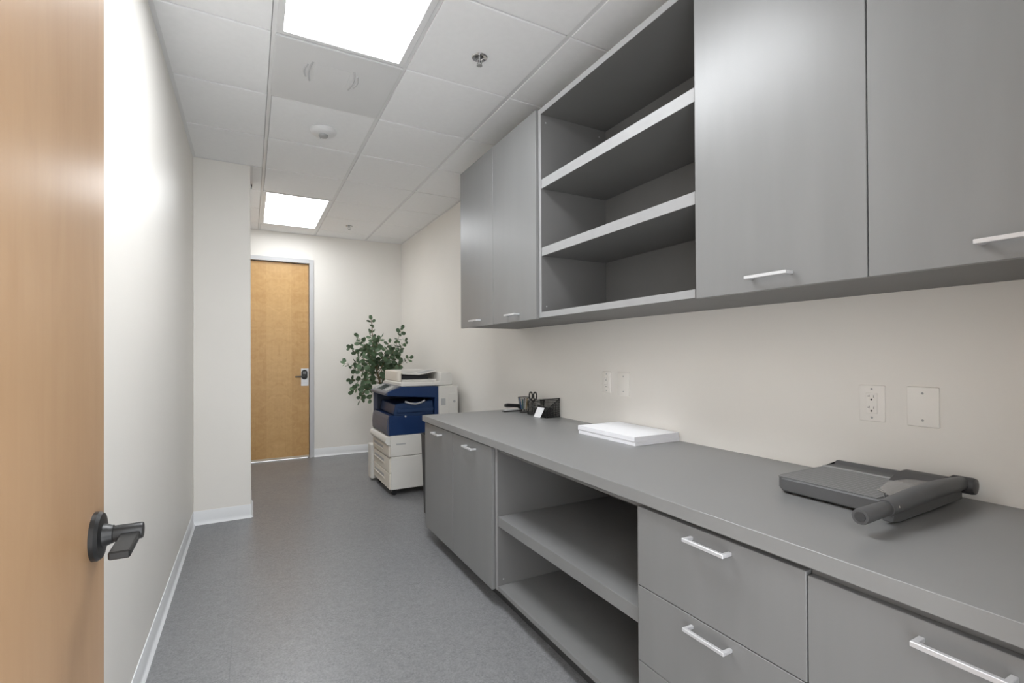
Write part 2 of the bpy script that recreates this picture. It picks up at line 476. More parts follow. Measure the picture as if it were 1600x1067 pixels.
# air diffuser plate in the cell behind the near light
dt = thing('air_diffuser', 'flat grey ceiling air vent plate next to the near light panel', 'air vent', (GX + T / 2, GY + T / 2, CEIL))
B('face_plate', 'plate', dt, (GX + .006, GY + .006, CEIL - .004), (GX + T - .006, GY + T - .006, CEIL + .012), .002)
cx, cy = GX + T / 2 - .02, GY + T / 2 - .06
B('centre_plate', 'plate', dt, (cx - .085, cy - .085, CEIL - .006), (cx + .085, cy + .085, CEIL - .004), .001)
for s in (-1, 1):
    for d, h in ((.100, .095), (.122, .06)):
        m = MB().tube([(cx + s * (d + .012 * (1 - (2 * k / 10 - 1) ** 2)), cy - h + 2 * h * k / 10, CEIL - .0025) for k in range(11)], .0055, 8)
        m.build('deflector', 'frame', dt)

# smoke detector and sprinklers
sx, sy = .43, 3.40
sd = thing('smoke_detector', 'round white smoke detector on the ceiling beyond the air vent', 'smoke detector', (sx, sy, CEIL))
MB().lathe([(.082, CEIL), (.085, CEIL - .006), (.080, CEIL - .018), (.066, CEIL - .028), (.030, CEIL - .032)], (sx, sy, 0), 40).build('base', 'white_metal', sd)
MB().lathe([(.030, CEIL - .031), (.030, CEIL - .040), (.024, CEIL - .046), (.004, CEIL - .047)], (sx, sy, 0), 28).build('sensor', 'copier_grey', sd)
MB().cyl((sx - .012, sy + .062, CEIL - .026), (sx - .012, sy + .062, CEIL - .031), .004, seg=10).build('indicator', 'copier_grey', sd)
def sprinkler(x, y, label):
    t = thing('sprinkler_head', label, 'sprinkler', (x, y, CEIL), 'ceiling sprinkler heads')
    MB().lathe([(.037, CEIL), (.040, CEIL - .003), (.036, CEIL - .007), (.022, CEIL - .004), (.018, CEIL + .004)], (x, y, 0), 28).build('escutcheon', 'chrome', t)
    m = MB().cyl((x, y, CEIL + .004), (x, y, CEIL - .014), .009, .008, 14)
    for s in (-1, 1):
        m.tube([(x + s * .008, y, CEIL - .012), (x + s * .014, y, CEIL - .024), (x + s * .010, y, CEIL - .036), (x, y, CEIL - .042)], .0025, 6)
    m.cyl((x, y, CEIL - .014), (x, y, CEIL - .038), .003, seg=8)
    m.build('frame', 'steel', t)
    m = MB().cyl((x, y, CEIL - .042), (x, y, CEIL - .044), .013, seg=16)
    for k in range(8):
        a = k * math.pi / 4
        m.box((x + .012 * math.cos(a) - .003, y + .012 * math.sin(a) - .003, CEIL - .044), (x + .012 * math.cos(a) + .003, y + .012 * math.sin(a) + .003, CEIL - .0425))
    m.build('deflector', 'steel', t)
sprinkler(1.012, 2.195, 'chrome ceiling sprinkler head above the open wall shelves')
sprinkler(1.012, 5.80, 'small chrome ceiling sprinkler head near the far wall')

# ------------------------------------------------------------------ doors
d1 = struct(MB().box((DX0 + .004, YB + .032, .022), (DX1 - .005, YB + .077, DZ - .006), .0015).build('door_1', 'maple_far'), 'closed maple veneer door in the far wall')
B('door_sweep', 'sweep', d1, (DX0 + .004, YB + .026, .006), (DX1 - .005, YB + .05, .030), .001)
yk = YB + .032
B('lock_plate', 'steel', d1, (.553, yk - .003, .885), (.640, yk, 1.098), .0008)
kp = MB()
n = 16
out = [(.591 + .034 * math.cos(math.pi * k / n), 1.048 + .034 * math.sin(math.pi * k / n)) for k in range(n + 1)] + [(.591 + .034 * math.cos(math.pi + math.pi * k / n), .998 + .034 * math.sin(math.pi + math.pi * k / n)) for k in range(n + 1)]
kp.prism(out, 'y', yk - .028, yk - .003)
kpo = kp.build('keypad_lock', 'black_metal', d1)
kb = MB()
for r in range(3):
    for c in range(3):
        kb.box((.574 + c * .013, yk - .0295, 1.030 + r * .012), (.582 + c * .013, yk - .028, 1.038 + r * .012))
kb.build('keys', 'copier_grey', kpo)
MB().cyl((.591, yk - .028, .999), (.591, yk - .06, .999), .011, seg=16).tube([(.591, yk - .055, .999), (.560, yk - .058, .999), (.483, yk - .054, .999)], [.010, .009, .008], 10).build('lever', 'black_metal', d1)

FX = -.215                                   # face of the open near door
d2 = struct(MB().box((FX - .045, .128, .012), (FX, 1.040, 2.385), .0015).build('door_2', 'maple_near'), 'open maple veneer door at the left edge')
LY, LZ = .981, .981
MB().lathe([(.0375, FX), (.0375, FX + .006), (.0345, FX + .0105), (.014, FX + .012)], (0, LY, LZ), 40, 'x').build('rose', 'black_metal', d2)
lv = MB().lathe([(.018, FX + .011), (.0165, FX + .017), (.0145, FX + .021), (.0140, FX + .024), (.0125, FX + .025)], (0, LY, LZ), 28, 'x')
lv.lathe([(.0128, FX + .024), (.0128, FX + .060), (.0118, FX + .062)], (0, LY, LZ), 28, 'x')
lv.box((FX + .034, LY - .088, LZ - .0085), (FX + .0600, LY + .004, LZ + .0035), .002, 1, rot=Matrix.Rotation(math.radians(3), 3, 'X'), piv=(FX, LY, LZ))
lv.build('lever', 'black_metal', d2)
for zz in (.25, 1.2, 2.15):
    MB().cyl((FX + .006, .126, zz - .05), (FX + .006, .126, zz + .05), .007, seg=12).build('hinge', 'steel', d2)

# ------------------------------------------------------------------ cabinets
HL = .130
hb = MB()
hb.box((-.005, -HL / 2, -.005), (.005, HL / 2, .005), .0012)
for s in (-1, 1):
    hb.box((.004, s * (HL / 2 - .005) - .005, -.0045), (.030, s * (HL / 2 - .005) + .005, .0045), .001)
hobj = hb.build('handle', 'handle', origin=(0, 0, 0))
HANDLE = hobj.data
bpy.data.objects.remove(hobj, do_unlink=True)
def handle(parent, x_face, y, z):
    h = put('handle', HANDLE, parent, (x_face - .029, y, z))
    return h

U = 1.3342; UC = 1.354; UZ0, UZ1 = 1.4485, 2.558
def wall_cabinet(y_near, y_far, doors, label):
    t = thing('wall_cabinet', label, 'cabinet', (UC + .2, (y_near + y_far) / 2, 1.456), 'grey wall cabinets')
    B('body', 'lam_in', t, (UC, y_near, 1.454), (XR - .001, y_far, 2.560), .0008)
    for a, b in doors:
        d = B('door', 'lam', t, (U, a, UZ0), (UC - .0015, b, UZ1), .0012)
        handle(d, U, (a + b) / 2 + HOFF, 1.4885)
HOFF = -.01
wall_cabinet(2.1925, 3.2300, ((2.7095, 3.2315), (2.1905, 2.7065)), 'grey two-door wall cabinet at the far end of the row')
wall_cabinet(.100, 1.1435, ((.6282, 1.1475), (.105, .6252)), 'large grey two-door wall cabinet at the near end of the row')
ys0, ys1 = 1.1445, 2.1915
t = thing('wall_shelf_unit', 'open grey wall shelf unit with two shelves between the door cabinets', 'shelf unit', (UC + .2, (ys0 + ys1) / 2, 1.452))
def faced(name, parent, lo, hi, edge=True, bev=.0008, body='lam_in'):
    """a board whose room-facing edge carries a paler edge band"""
    o = B(name, body, parent, lo, hi, bev)
    if edge:
        B('edge_band', 'edge', o, (lo[0] - .0012, lo[1] + .0004, lo[2] + .0004), (lo[0], hi[1] - .0004, hi[2] - .0004), 0)
    return o
faced('side_panel', t, (UC, ys1 - .024, 1.4545), (XR - .001, ys1, 2.56))
faced('side_panel', t, (UC + .001, ys0, 1.4545), (XR - .001, ys0 + .022, 2.56), False)
faced('bottom_panel', t, (UC, ys0 + .022, 1.4545), (XR - .001, ys1 - .024, 1.4845))
faced('top_panel', t, (UC, ys0 + .022, 2.530), (XR - .001, ys1 - .024, 2.560))
faced('shelf', t, (UC + .003, ys0 + .0225, 1.7795), (XR - .018, ys1 - .0245, 1.8240))
faced('shelf', t, (UC + .003, ys0 + .0225, 2.1360), (XR - .018, ys1 - .0245, 2.1850))
B('back_panel', 'lam_in', t, (XR - .016, ys0 + .023, 1.485), (XR - .002, ys1 - .025, 2.529), 0)
for z in (1.515, 2.49):
    for x in (UC + .03, XR - .06):
        MB().cyl((x, ys1 - .0245, z), (x, ys1 - .026, z), .004, seg=10).build('screw_cap', 'copier_grey', t)

LX = 1.0577; LC = 1.0777; LZ0, LZ1 = .0905, .7935
CT0, CT1 = .8065, .8460
YE = 3.2286
def plinth(t, a, b):
    B('toe_kick', 'kick', t, (1.140, a, 0), (1.158, b, .094), 0)
def base_body(t, a, b):
    B('body', 'lam_in', t, (LC, a, .0935), (XR - .001, b, CT0), .0008)
    plinth(t, a, b)
t = thing('base_cabinet', 'grey two-door base cabinet under the far end of the counter', 'cabinet', (1.4, 2.69, 0), 'grey base cabinets')
base_body(t, 2.1725, 3.212)
for a, b in ((2.7005, 3.2135), (2.1745, 2.6975)):
    d = B('door', 'lam', t, (LX, a, LZ0), (LC - .0015, b, LZ1 + .004), .0012)
    handle(d, LX, (a + b) / 2 - .012, .758)
t = thing('base_shelf_unit', 'open grey base unit with one shelf under the counter', 'shelf unit', (1.4, 1.655, 0))
a, b = 1.1425, 2.1715
faced('side_panel', t, (LC, b - .024, .0935), (XR - .001, b, CT0))
faced('side_panel', t, (LC, a, .0935), (XR - .001, a + .020, CT0), False)
faced('bottom_panel', t, (LC, a + .0205, .0935), (XR - .001, b - .0245, .1155), False, body='lam')
faced('shelf', t, (LC + .002, a + .0205, .4110), (XR - .018, b - .0245, .4590), False, body='lam')
B('back_panel', 'lam_in', t, (XR - .016, a + .021, .117), (XR - .002, b - .025, .78), 0)
B('top_rail', 'lam_in', t, (LC + .004, a + .0205, .780), (LC + .08, b - .0245, .798), 0)
plinth(t, a, b)
for x in (LC + .03, XR - .06):
    MB().cyl((x, b - .0245, .145), (x, b - .026, .145), .004, seg=10).build('screw_cap', 'copier_grey', t)
t = thing('drawer_cabinet', 'grey base cabinet with a stack of drawers beside the open unit', 'cabinet', (1.4, .88, 0), 'grey base cabinets')
base_body(t, .6225, 1.1415)
for z0, z1, hz in ((.5490, .7900, .7600), (.3175, .5465, .5190), (LZ0, .3150, .2870)):
    d = B('drawer', 'lam', t, (LX, .6220, z0), (LC - .0015, 1.1390, z1), .0012)
    handle(d, LX, .871, hz)
t = thing('base_cabinet', 'grey single-door base cabinet below the paper cutter at the near end', 'cabinet', (1.4, .36, 0), 'grey base cabinets')
base_body(t, .100, .6205)
d = B('door', 'lam', t, (LX, .102, LZ0), (LC - .0015, .6185, LZ1 - .010), .0012)
handle(d, LX, .357, .7490)
tag(MB().box((1.0427, YF + .004, CT0 + .0005), (XR - .0005, YE, CT1), .0010).build('countertop', 'lam_top'), 'long matte grey laminate countertop along the right wall', 'countertop')

# ------------------------------------------------------------------ wall plates
def wallplate(name, y0, y1, z0, z1, label, kind):
    t = thing(name, label, 'outlet' if kind == 'outlet' else 'wall plate', (XR, (y0 + y1) / 2, z0), 'outlet covers above the counter' if kind == 'outlet' else 'blank wall plates')
    yc, zc = (y0 + y1) / 2, (z0 + z1) / 2
    MB().box((XR - .0065, y0, z0), (XR, y1, z1), .0028, 2).build('plate', 'ivory', t)
    if kind == 'outlet':
        r = MB().box((XR - .0085, yc - .0168, zc - .034), (XR - .0062, yc + .0168, zc + .034), .001).build('receptacle', 'ivory', t)
        for s in (-1, 1):
            m = MB(); z = zc + s * .0185
            x0, x1 = XR - .0089, XR - .0083
            m.box((x0, yc + .0058, z - .0015 + .004), (x1, yc + .0075, z + .0085))          # T slot
            m.box((x0, yc + .0070, z + .0035), (x1, yc + .0118, z + .0052))
            m.box((x0, yc - .0076, z), (x1, yc - .0060, z + .0082))
            m.cyl((x0, yc, z - .0065), (x1, yc, z - .0065), .0030, seg=12)
            m.build('socket', 'slot', r)
        scr = (.047, -.047)
    else:
        scr = (.041, -.041)
    for s in scr:
        MB().cyl((XR - .0072, yc, zc + s), (XR - .006, yc, zc + s), .0034, seg=12).build('screw', 'copier_grey', t)
wallplate('wall_outlet', .7985, .8735, 1.0370, 1.1555, 'double wall outlet above the paper cutter', 'outlet')
wallplate('blank_wall_plate', .6590, .7400, 1.0365, 1.1570, 'blank wall plate right of the outlet above the paper cutter', 'blank')
wallplate('wall_outlet', 2.1445, 2.2185, 1.0395, 1.1600, 'double wall outlet above the mesh organizer end of the counter', 'outlet')
wallplate('blank_wall_plate', 1.9920, 2.0850, 1.0310, 1.1620, 'blank wall plate above the stack of white paper', 'blank')

# ------------------------------------------------------------------ paper stack
def ream(z0, z1, dx, dy, label):
    t = tag(MB().box((1.517 + dx, 1.648 + dy, z0), (1.795 + dx, 2.074 + dy, z1), .0008).build('paper_stack', 'sheet_edge'), label, 'paper', 'stacks of paper on the counter')
    B('top_sheet', 'paper', t, (1.5172 + dx, 1.6482 + dy, z1), (1.7948 + dx, 2.0738 + dy, z1 + .0004), 0)
ream(CT1 + .0002, CT1 + .0190, .001, -.001, 'lower stack of white paper lying on the counter')
ream(CT1 + .0197, CT1 + .0410, -.0015, .0015, 'upper stack of white paper with its bright blank top sheet')

# ------------------------------------------------------------------ paper cutter
Z = CT1
t = thing('paper_cutter', 'grey guillotine paper cutter with a long handle on the counter', 'paper cutter', (1.575, .76, Z))
cx0, cx1, cy0, cy1 = 1.392, 1.745, .612, .916
MB().prism([(cx0, cy0), (cx1, cy0), (cx1, cy1 - .012), (cx1 - .02, cy1), (cx0 + .03, cy1), (cx0, cy1 - .03)], 'z', Z + .007, Z + .046, .004).build('base', 'cutter', t)
for x in (cx0 + .03, cx1 - .03):
    for y in (cy0 + .03, cy1 - .03):
        MB().cyl((x, y, Z), (x, y, Z + .009), .010, seg=12).build('foot', 'black', t)
B('cutting_bed', 'cutter_bed', t, (cx0 + .008, cy0 + .03, Z + .046), (1.640, cy1 - .012, Z + .0475), .0006)
B('paper_guide', 'rule', t, (1.642, cy0 + .05, Z + .046), (1.654, cy1 - .006, Z + .050), .0008)
MB().prism([(1.655, Z + .046), (1.655, Z + .049), (1.715, Z + .047), (1.728, Z + .056), (1.742, Z + .056), (1.742, Z + .046)], 'y', cy0 + .02, cy1 - .004, .0008).build('back_rail', 'cutter', t)
# blade arm along the near edge: fat rounded bar rising to the pivot by the wall
ay = .592
def arm_r(s): return .018 + .006 * math.sin(math.pi * min(1, s * 1.05))
m = MB()
path, rad = [], []
for k in range(15):
    s = k / 14
    path.append((1.330 + .420 * s, ay - .004 * math.sin(math.pi * s), Z + .047 + .010 * math.sin(math.pi * s) + .004 * s)); rad.append(.0175 + .0045 * math.sin(math.pi * (.15 + .8 * s)))
m.tube(path, rad, 16)
m.build('blade_arm', 'cutter', t)
h = MB().tube([(1.218, ay + .001, Z + .044), (1.224, ay + .001, Z + .044), (1.300, ay, Z + .046), (1.338, ay, Z + .047), (1.342, ay, Z + .047)], [.0175, .0185, .0175, .0165, .014], 22).build('handle', 'cutter', t)
MB().cyl((1.2185, ay + .001, Z + .044), (1.2165, ay + .001, Z + .044), .0115, seg=22).build('handle_cap', 'cutter_dark', h)
MB().cyl((1.345, ay - .018, Z + .052), (1.345, ay - .0215, Z + .053), .0028, seg=12).build('rivet', 'chrome', t)
B('blade', 'steel', t, (1.36, cy0 - .004, Z + .018), (1.72, cy0 - .002, Z + .046), .0004)
MB().prism([(1.355, Z + .008), (1.392, Z + .004), (1.735, Z + .010), (1.735, Z + .042), (1.40, Z + .036), (1.355, Z + .024)], 'y', .588, .611, .002).build('blade_guard', 'cutter', t)
MB().lathe([(.010, .560), (.021, .563), (.023, .570), (.023, .612), (.015, .622)], (1.748, 0, Z + .047), 24, 'y').build('pivot', 'cutter_dark', t)
pts = []
hp = MB()
sec = [(1.625, Z + .0475), (1.655, Z + .058), (1.70, Z + .066), (1.735, Z + .066), (1.760, Z + .056), (1.765, Z + .040), (1.745, Z + .030), (1.70, Z + .046)]
hp.prism([(x, z) for x, z in sec], 'y', .612, .720, .004).build('pivot_housing', 'cutter_dark', t)
g = MB().prism([(1.405, .615), (1.640, .615), (1.665, .630), (1.640, .675), (1.560, .690), (1.470, .668)], 'z', Z + .056, Z + .058, .0005)
g.build('clear_finger_guard', 'clear', t)
MB().cyl((1.405, .628, Z + .047), (1.405, .628, Z + .064), .0015, seg=8).cyl((1.405, .628, Z + .064), (1.397, .640, Z + .070), .0015, seg=8).build('guard_pin', 'chrome', t)

# ------------------------------------------------------------------ desk accessories at the far end of the counter
# stapler
t = thing('stapler', 'black and grey stapler by the wall at the far counter end', 'stapler', (1.67, 3.10, Z))
MB().box((1.602, 3.083, Z), (1.755, 3.117, Z + .008), .003).build('base', 'black', t)
B('base_plate', 'pen_white', t, (1.612, 3.086, Z + .008), (1.752, 3.114, Z + .018), .002)
B('magazine', 'steel', t, (1.630, 3.090, Z + .030), (1.750, 3.110, Z + .037), .001)
MB().prism([(1.618, Z + .036), (1.620, Z + .056), (1.640, Z + .060), (1.745, Z + .050), (1.755, Z + .030), (1.745, Z + .024), (1.640, Z + .036)], 'y', 3.086, 3.114, .003).build('arm', 'black', t)
MB().cyl((1.742, 3.084, Z + .022), (1.742, 3.116, Z + .022), .008, seg=14).build('hinge', 'black', t)

def wire(ob, th):
    w = ob.modifiers.new('wire', 'WIREFRAME'); w.thickness = th; w.use_replace = True
# mesh pen cup
pcx, pcy = 1.724, 3.008
t = thing('pen_cup', 'black wire mesh pen cup full of pens beside the stapler', 'pen cup', (pcx, pcy, Z))
m = MB(); seg, rows = 22, 10
bmv = [[m.bm.verts.new((pcx + (.030 + .012 * r / rows) * math.cos(2 * math.pi * k / seg), pcy + (.030 + .012 * r / rows) * math.sin(2 * math.pi * k / seg), Z + .004 + .104 * r / rows)) for k in range(seg)] for r in range(rows + 1)]
for r in range(rows):
    for k in range(seg):
        m.bm.faces.new((bmv[r][k], bmv[r][(k + 1) % seg], bmv[r + 1][(k + 1) % seg], bmv[r + 1][k]))
o = m.build('mesh_wall', 'black_metal', t); wire(o, .0014)
ring = lambda r, z: [(pcx + r * math.cos(2 * math.pi * k / 32), pcy + r * math.sin(2 * math.pi * k / 32), z) for k in range(32)]
MB().tube(ring(.0422, Z + .108), .0022, 6, True).build('rim', 'black_metal', t)
MB().cyl((pcx, pcy, Z), (pcx, pcy, Z + .004), .031, seg=32).build('base', 'black_metal', t)
def pen(a, tilt, L, mt, cap, name, label, r0=.016, r=.0042):
    bx_, by_ = pcx + r0 * math.cos(a), pcy + r0 * math.sin(a)
    p0 = Vector((bx_, by_, Z + .006)); d = Vector((math.cos(a + tilt[1]) * tilt[0], math.sin(a + tilt[1]) * tilt[0], 1)).normalized()
    t2 = thing(name, label, 'pencil' if 'pencil' in name else 'pen', p0, 'pens in the mesh cup')
    MB().cyl(p0 + d * .018, p0 + d * L, r, seg=10).build('barrel', mt, t2)
    MB().cyl(p0, p0 + d * .018, .0010, r, seg=10).build('tip', cap, t2)
    MB().cyl(p0 + d * (L - .006), p0 + d * (L + .004), r * .8, seg=10).build('cap', cap, t2)
pen(2.6, (.14, 0), .098, 'pen_blue', 'black', 'pen', 'blue pen standing inside the black mesh pen cup')
pen(3.6, (.10, .5), .090, 'pen_teal', 'pen_white', 'pen', 'teal pen standing inside the black mesh pen cup', .014)
pen(4.4, (.16, -.4), .100, 'pen_white', 'black', 'pen', 'white pen standing inside the black mesh pen cup')
pen(5.3, (.12, .2), .094, 'pen_yellow', 'dark', 'pencil', 'ochre pencil standing inside the black mesh pen cup')
pen(0.9, (.10, 0), .096, 'black', 'pen_white', 'pen', 'black pen standing inside the black mesh pen cup', .012)

# mesh organizer
t = thing('desk_organizer', 'black wire mesh desk organizer against the wall by the pen cup', 'organizer', (1.74, 2.78, Z))
ox0, ox1, oy0, oy1 = 1.690, 1.792, 2.655, 2.895
def mesh_panel(pts, nu, nv, name='mesh_panel'):
    """pts: four corners a b c d"""
    a, b, c, d = [Vector(p) for p in pts]
    m = MB(); G = []
    for j in range(nv + 1):
        v = j / nv
        G.append([m.bm.verts.new((a.lerp(b, i / nu)).lerp(d.lerp(c, i / nu), v)) for i in range(nu + 1)])
    for j in range(nv):
        for i in range(nu):
            m.bm.faces.new((G[j][i], G[j][i + 1], G[j + 1][i + 1], G[j + 1][i]))
    o = m.build(name, 'black_metal', t); wire(o, .0024)
    MB().tube([a, b, c, d], .0032, 6, True).build('rim', 'black_metal', t)
B('base', 'black_metal', t, (ox0, oy0, Z), (ox1, oy1, Z + .003), .0006)
mesh_panel([(ox0, oy0, Z + .002), (ox1, oy0, Z + .002), (ox1, oy0, Z + .124), (ox0, oy0, Z + .050)], 12, 10)       # near end, sloping top
mesh_panel([(ox1, oy0, Z + .002), (ox1, oy1, Z + .002), (ox1, oy1, Z + .096), (ox1, oy0, Z + .124)], 26, 10)       # back
mesh_panel([(ox0, oy0, Z + .002), (ox0, 2.840, Z + .002), (ox0, 2.840, Z + .062), (ox0, oy0, Z + .045)], 20, 5)   # front
mesh_panel([(1.742, oy0, Z + .002), (1.742, oy1, Z + .002), (1.742, oy1, Z + .060), (1.742, oy0, Z + .056)], 26, 5, 'divider')
mesh_panel([(ox0, 2.840, Z + .002), (ox1, 2.840, Z + .002), (ox1, 2.840, Z + .098), (ox0, 2.840, Z + .092)], 12, 9, 'divider')
mesh_panel([(ox0, oy1, Z + .002), (ox1, oy1, Z + .002), (ox1, oy1, Z + .098), (ox0, oy1, Z + .092)], 12, 9)
mesh_panel([(ox0, 2.840, Z + .002), (ox0, oy1, Z + .002), (ox0, oy1, Z + .092), (ox0, 2.840, Z + .092)], 6, 9)
# scissors standing in the organizer
scx, scy = 1.715, 2.867
t2 = thing('scissors', 'black handled scissors standing in the mesh organizer', 'scissors', (scx, scy, Z + .009))
for s, dx in ((-1, -.014), (1, .014)):
    c = Vector((scx + dx * .6, scy - dx, Z + .128))
    MB().tube([c + Vector((.010 * math.cos(2 * math.pi * k / 20) * .6, -.010 * math.cos(2 * math.pi * k / 20), .026 * math.sin(2 * math.pi * k / 20))) for k in range(20)], .0052, 8, True).tube([c + Vector((0, 0, -.024)), Vector((scx, scy, Z + .085))], .0045, 8).build('finger_loop', 'black', t2)
    MB().prism([(scx - .006 + s * .001, Z + .090), (scx + .006 + s * .001, Z + .090), (scx + s * .002, Z + .009)], 'y', scy + s * .0012 - .001, scy + s * .0012 + .001).build('blade', 'steel', t2)
# card leaning on the organizer's front
t2 = MB()
a, b_, c_, d_ = Vector((1.664, 2.772, Z + .0005)), Vector((1.664, 2.690, Z + .0005)), Vector((1.6862, 2.672, Z + .064)), Vector((1.6862, 2.754, Z + .064))
nrm = (b_ - a).cross(d_ - a).normalized() * .0012
if nrm.x > 0: nrm = -nrm
vs = [t2.bm.verts.new(p) for p in (a, b_, c_, d_, a + nrm, b_ + nrm, c_ + nrm, d_ + nrm)]
for f in ((0, 1, 2, 3), (7, 6, 5, 4), (0, 4, 5, 1), (1, 5, 6, 2), (2, 6, 7, 3), (3, 7, 4, 0)): t2.bm.faces.new([vs[i] for i in f])
bmesh.ops.recalc_face_normals(t2.bm, faces=t2.bm.faces)
tag(t2.build('note_card', 'paper', smooth=False), 'small white card leaning against the front of the mesh organizer', 'card')

# ------------------------------------------------------------------ copier
N0, N1 = 4.294, 4.915          # near and far sides
t = thing('copier', 'white and blue office copier standing beyond the counter end', 'copier', (1.35, 4.6, 0))
MBk = lambda: MB()
# casters
for x in (1.14, 1.62):
    for y in (4.35, 4.86):
        c = MB().cyl((x, y - .012, .026), (x, y + .012, .026), .026, seg=20).box((x - .020, y - .016, .028), (x + .020, y + .016, .060), .003)
        c.build('caster', 'black', t)
# paper drawer stand
B('stand', 'copier', t, (1.100, N0, .058), (1.690, N1, .350), .006)
for z0, z1 in ((.064, .206), (.212, .340)):
    d = B('drawer', 'copier_warm', t, (1.085, N0 + .004, z0), (1.100, N1 - .004, z1), .004)
    zc = z0 + (z1 - z0) * .62
    B('recess', 'copier_grey', d, (1.0842, N0 + .20, zc - .014), (1.0865, N1 - .055, zc + .014), .002)
    MB().prism([(1.085, zc - .030), (1.076, zc - .020), (1.076, zc - .012), (1.085, zc - .012)], 'y', N0 + .19, N1 - .05, .001).build('grip', 'copier_warm', d)
# engine lower part with its own tray
B('tray_body', 'copier', t, (1.095, N0, .3535), (1.700, N1, .540), .006)
d = B('drawer', 'copier_warm', t, (1.078, N0 + .004, .356), (1.095, N1 - .004, .450), .004)
B('recess', 'copier_grey', d, (1.0772, N0 + .20, .400), (1.0795, N1 - .055, .426), .002)
MB().prism([(1.078, .384), (1.069, .394), (1.069, .402), (1.078, .402)], 'y', N0 + .19, N1 - .05, .001).build('grip', 'copier_warm', d)
MB().prism([(1.095, .454), (1.066, .462), (1.048, .490), (1.058, .528), (1.095, .540)], 'y', N0 + .004, N1 - .004, .003).build('front_cover', 'copier', t)
B('side_grip', 'copier_grey', t, (1.146, N0 - .0015, .455), (1.234, N0 + .01, .471), .003)
# blue side: lower block, hood, posts round the output recess
MB().prism([(1.085, .542), (1.545, .542), (1.545, .700), (1.110, .716), (1.085, .716)], 'y', N0 + .002, N1 - .05, .004).build('lower_side_cover', 'blue', t)
MB().prism([(1.086, .542), (1.070, .552), (1.064, .612), (1.072, .690), (1.086, .722)], 'y', N0 + .010, N1 - .030, .002).build('front_door', 'slate', t)
MB().prism([(1.068, .895), (1.545, .862), (1.545, .968), (1.196, .974), (1.072, .930)], 'y', N0 + .002, N1 - .006, .004).build('hood', 'blue', t)
B('rear_post', 'blue', t, (1.508, N0 + .002, .700), (1.545, N1 - .02, .868), .003)
B('recess_back', 'navy', t, (1.078, N1 - .05, .700), (1.545, N1 - .03, .905), 0)
B('far_panel', 'copier', t, (1.07, N1 - .028, .540), (1.56, N1, .966), .006)
B('recess_window', 'slate', t, (1.076, N1 - .060, .725), (1.112, N1 - .0505, .890), .002)
# output tray inside the recess
tr = MB().prism([(1.150, .704), (1.130, .730), (1.150, .815), (1.500, .836), (1.508, .704)], 'y', N0 + .030, N1 - .08, .006).build('output_tray', 'blue2', t)
B('tray_ridge', 'blue2', tr, (1.160, N0 + .020, .735), (1.505, N0 + .034, .775), .005)
MB().tube([(1.235, N0 + .022, .838), (1.265, N0 + .008, .824), (1.325, N0 + .002, .814), (1.385, N0 + .008, .826), (1.418, N0 + .022, .842)], .008, 10).build('strap_handle', 'copier_grey', tr)
MB().cyl((1.232, N0 - .001, .706), (1.232, N0 + .006, .706), .008, seg=12).build('latch_dot', 'pen_white', t)
# control panel wedge on the hood front
MB().prism([(1.055, .902), (1.052, .918), (1.190, .982), (1.200, .974), (1.085, .900)], 'y', N0 + .008, N1 - .010, .003).build('control_panel', 'slate', t)
def on_panel(u, y): 
    return (1.052 + u * .138, y, .918 + u * .064 + .0012)
def panel_patch(name, u0, u1, y0, y1, m, th=.0016):
    k = MB()
    lo = [on_panel(u0, y0), on_panel(u1, y0), on_panel(u1, y1), on_panel(u0, y1)]
    n_ = Vector((-.064, 0, .138)).normalized() * th
    v = [k.bm.verts.new(Vector(p) - n_) for p in lo] + [k.bm.verts.new(Vector(p) + n_) for p in lo]
    for f in ((3, 2, 1, 0), (4, 5, 6, 7), (0, 1, 5, 4), (1, 2, 6, 5), (2, 3, 7, 6), (3, 0, 4, 7)): k.bm.faces.new([v[i] for i in f])
    return k.build(name, m, t, smooth=False)
panel_patch('panel_face', .06, .94, N0 + .03, N1 - .03, 'panel_grey', .001)
panel_patch('touch_screen', .25, .85, 4.56, 4.76, 'screen')
panel_patch('keypad', .25, .80, 4.40, 4.50, 'copier_grey', .0015)
panel_patch('keypad', .25, .80, 4.80, 4.86, 'copier_grey', .0015)
# white upper body, scanner and document feeder
B('rear_body', 'copier', t, (1.546, N0, .540), (1.740, N1 + .01, .970), .008)
B('rear_vent', 'copier_grey', t, (1.568, N0 - .001, .788), (1.614, N0 + .004, .852), .001)
B('rear_door', 'copier', t, (1.645, N0 - .003, .555), (1.737, N0 + .004, .898), .002)
MB().cyl((1.700, N0 - .001, .820), (1.700, N0 - .008, .820), .011, seg=16).build('rear_knob', 'copier_grey', t)
B('scanner_bed', 'copier', t, (1.190, N0 + .010, .972), (1.690, N1 - .004, 1.012), .008)
B('feeder_front', 'copier_warm', t, (1.196, 4.44, 1.010), (1.238, N1 - .010, 1.112), .010)
B('feeder_base', 'copier', t, (1.236, N0 + .10, 1.010), (1.60, N1 - .010, 1.030), .004)
B('feeder_slot', 'dark', t, (1.239, N0 + .17, 1.030), (1.50, N1 - .05, 1.066), 0)
B('feeder_lid', 'copier', t, (1.239, 4.70, 1.067), (1.56, N1 - .010, 1.112), .008)
tr2 = MB().prism([(1.240, 1.080), (1.240, 1.090), (1.40, 1.080), (1.57, 1.112), (1.57, 1.103), (1.40, 1.070)], 'y', N0 + .12, N1 - .22, .001).build('document_tray', 'copier', t)
MB().prism([(1.40, 1.075), (1.44, 1.088), (1.57, 1.112), (1.57, 1.109), (1.44, 1.079)], 'y', N0 + .14, N0 + .34, .0008).build('paper_guide', 'copier_grey', tr2)
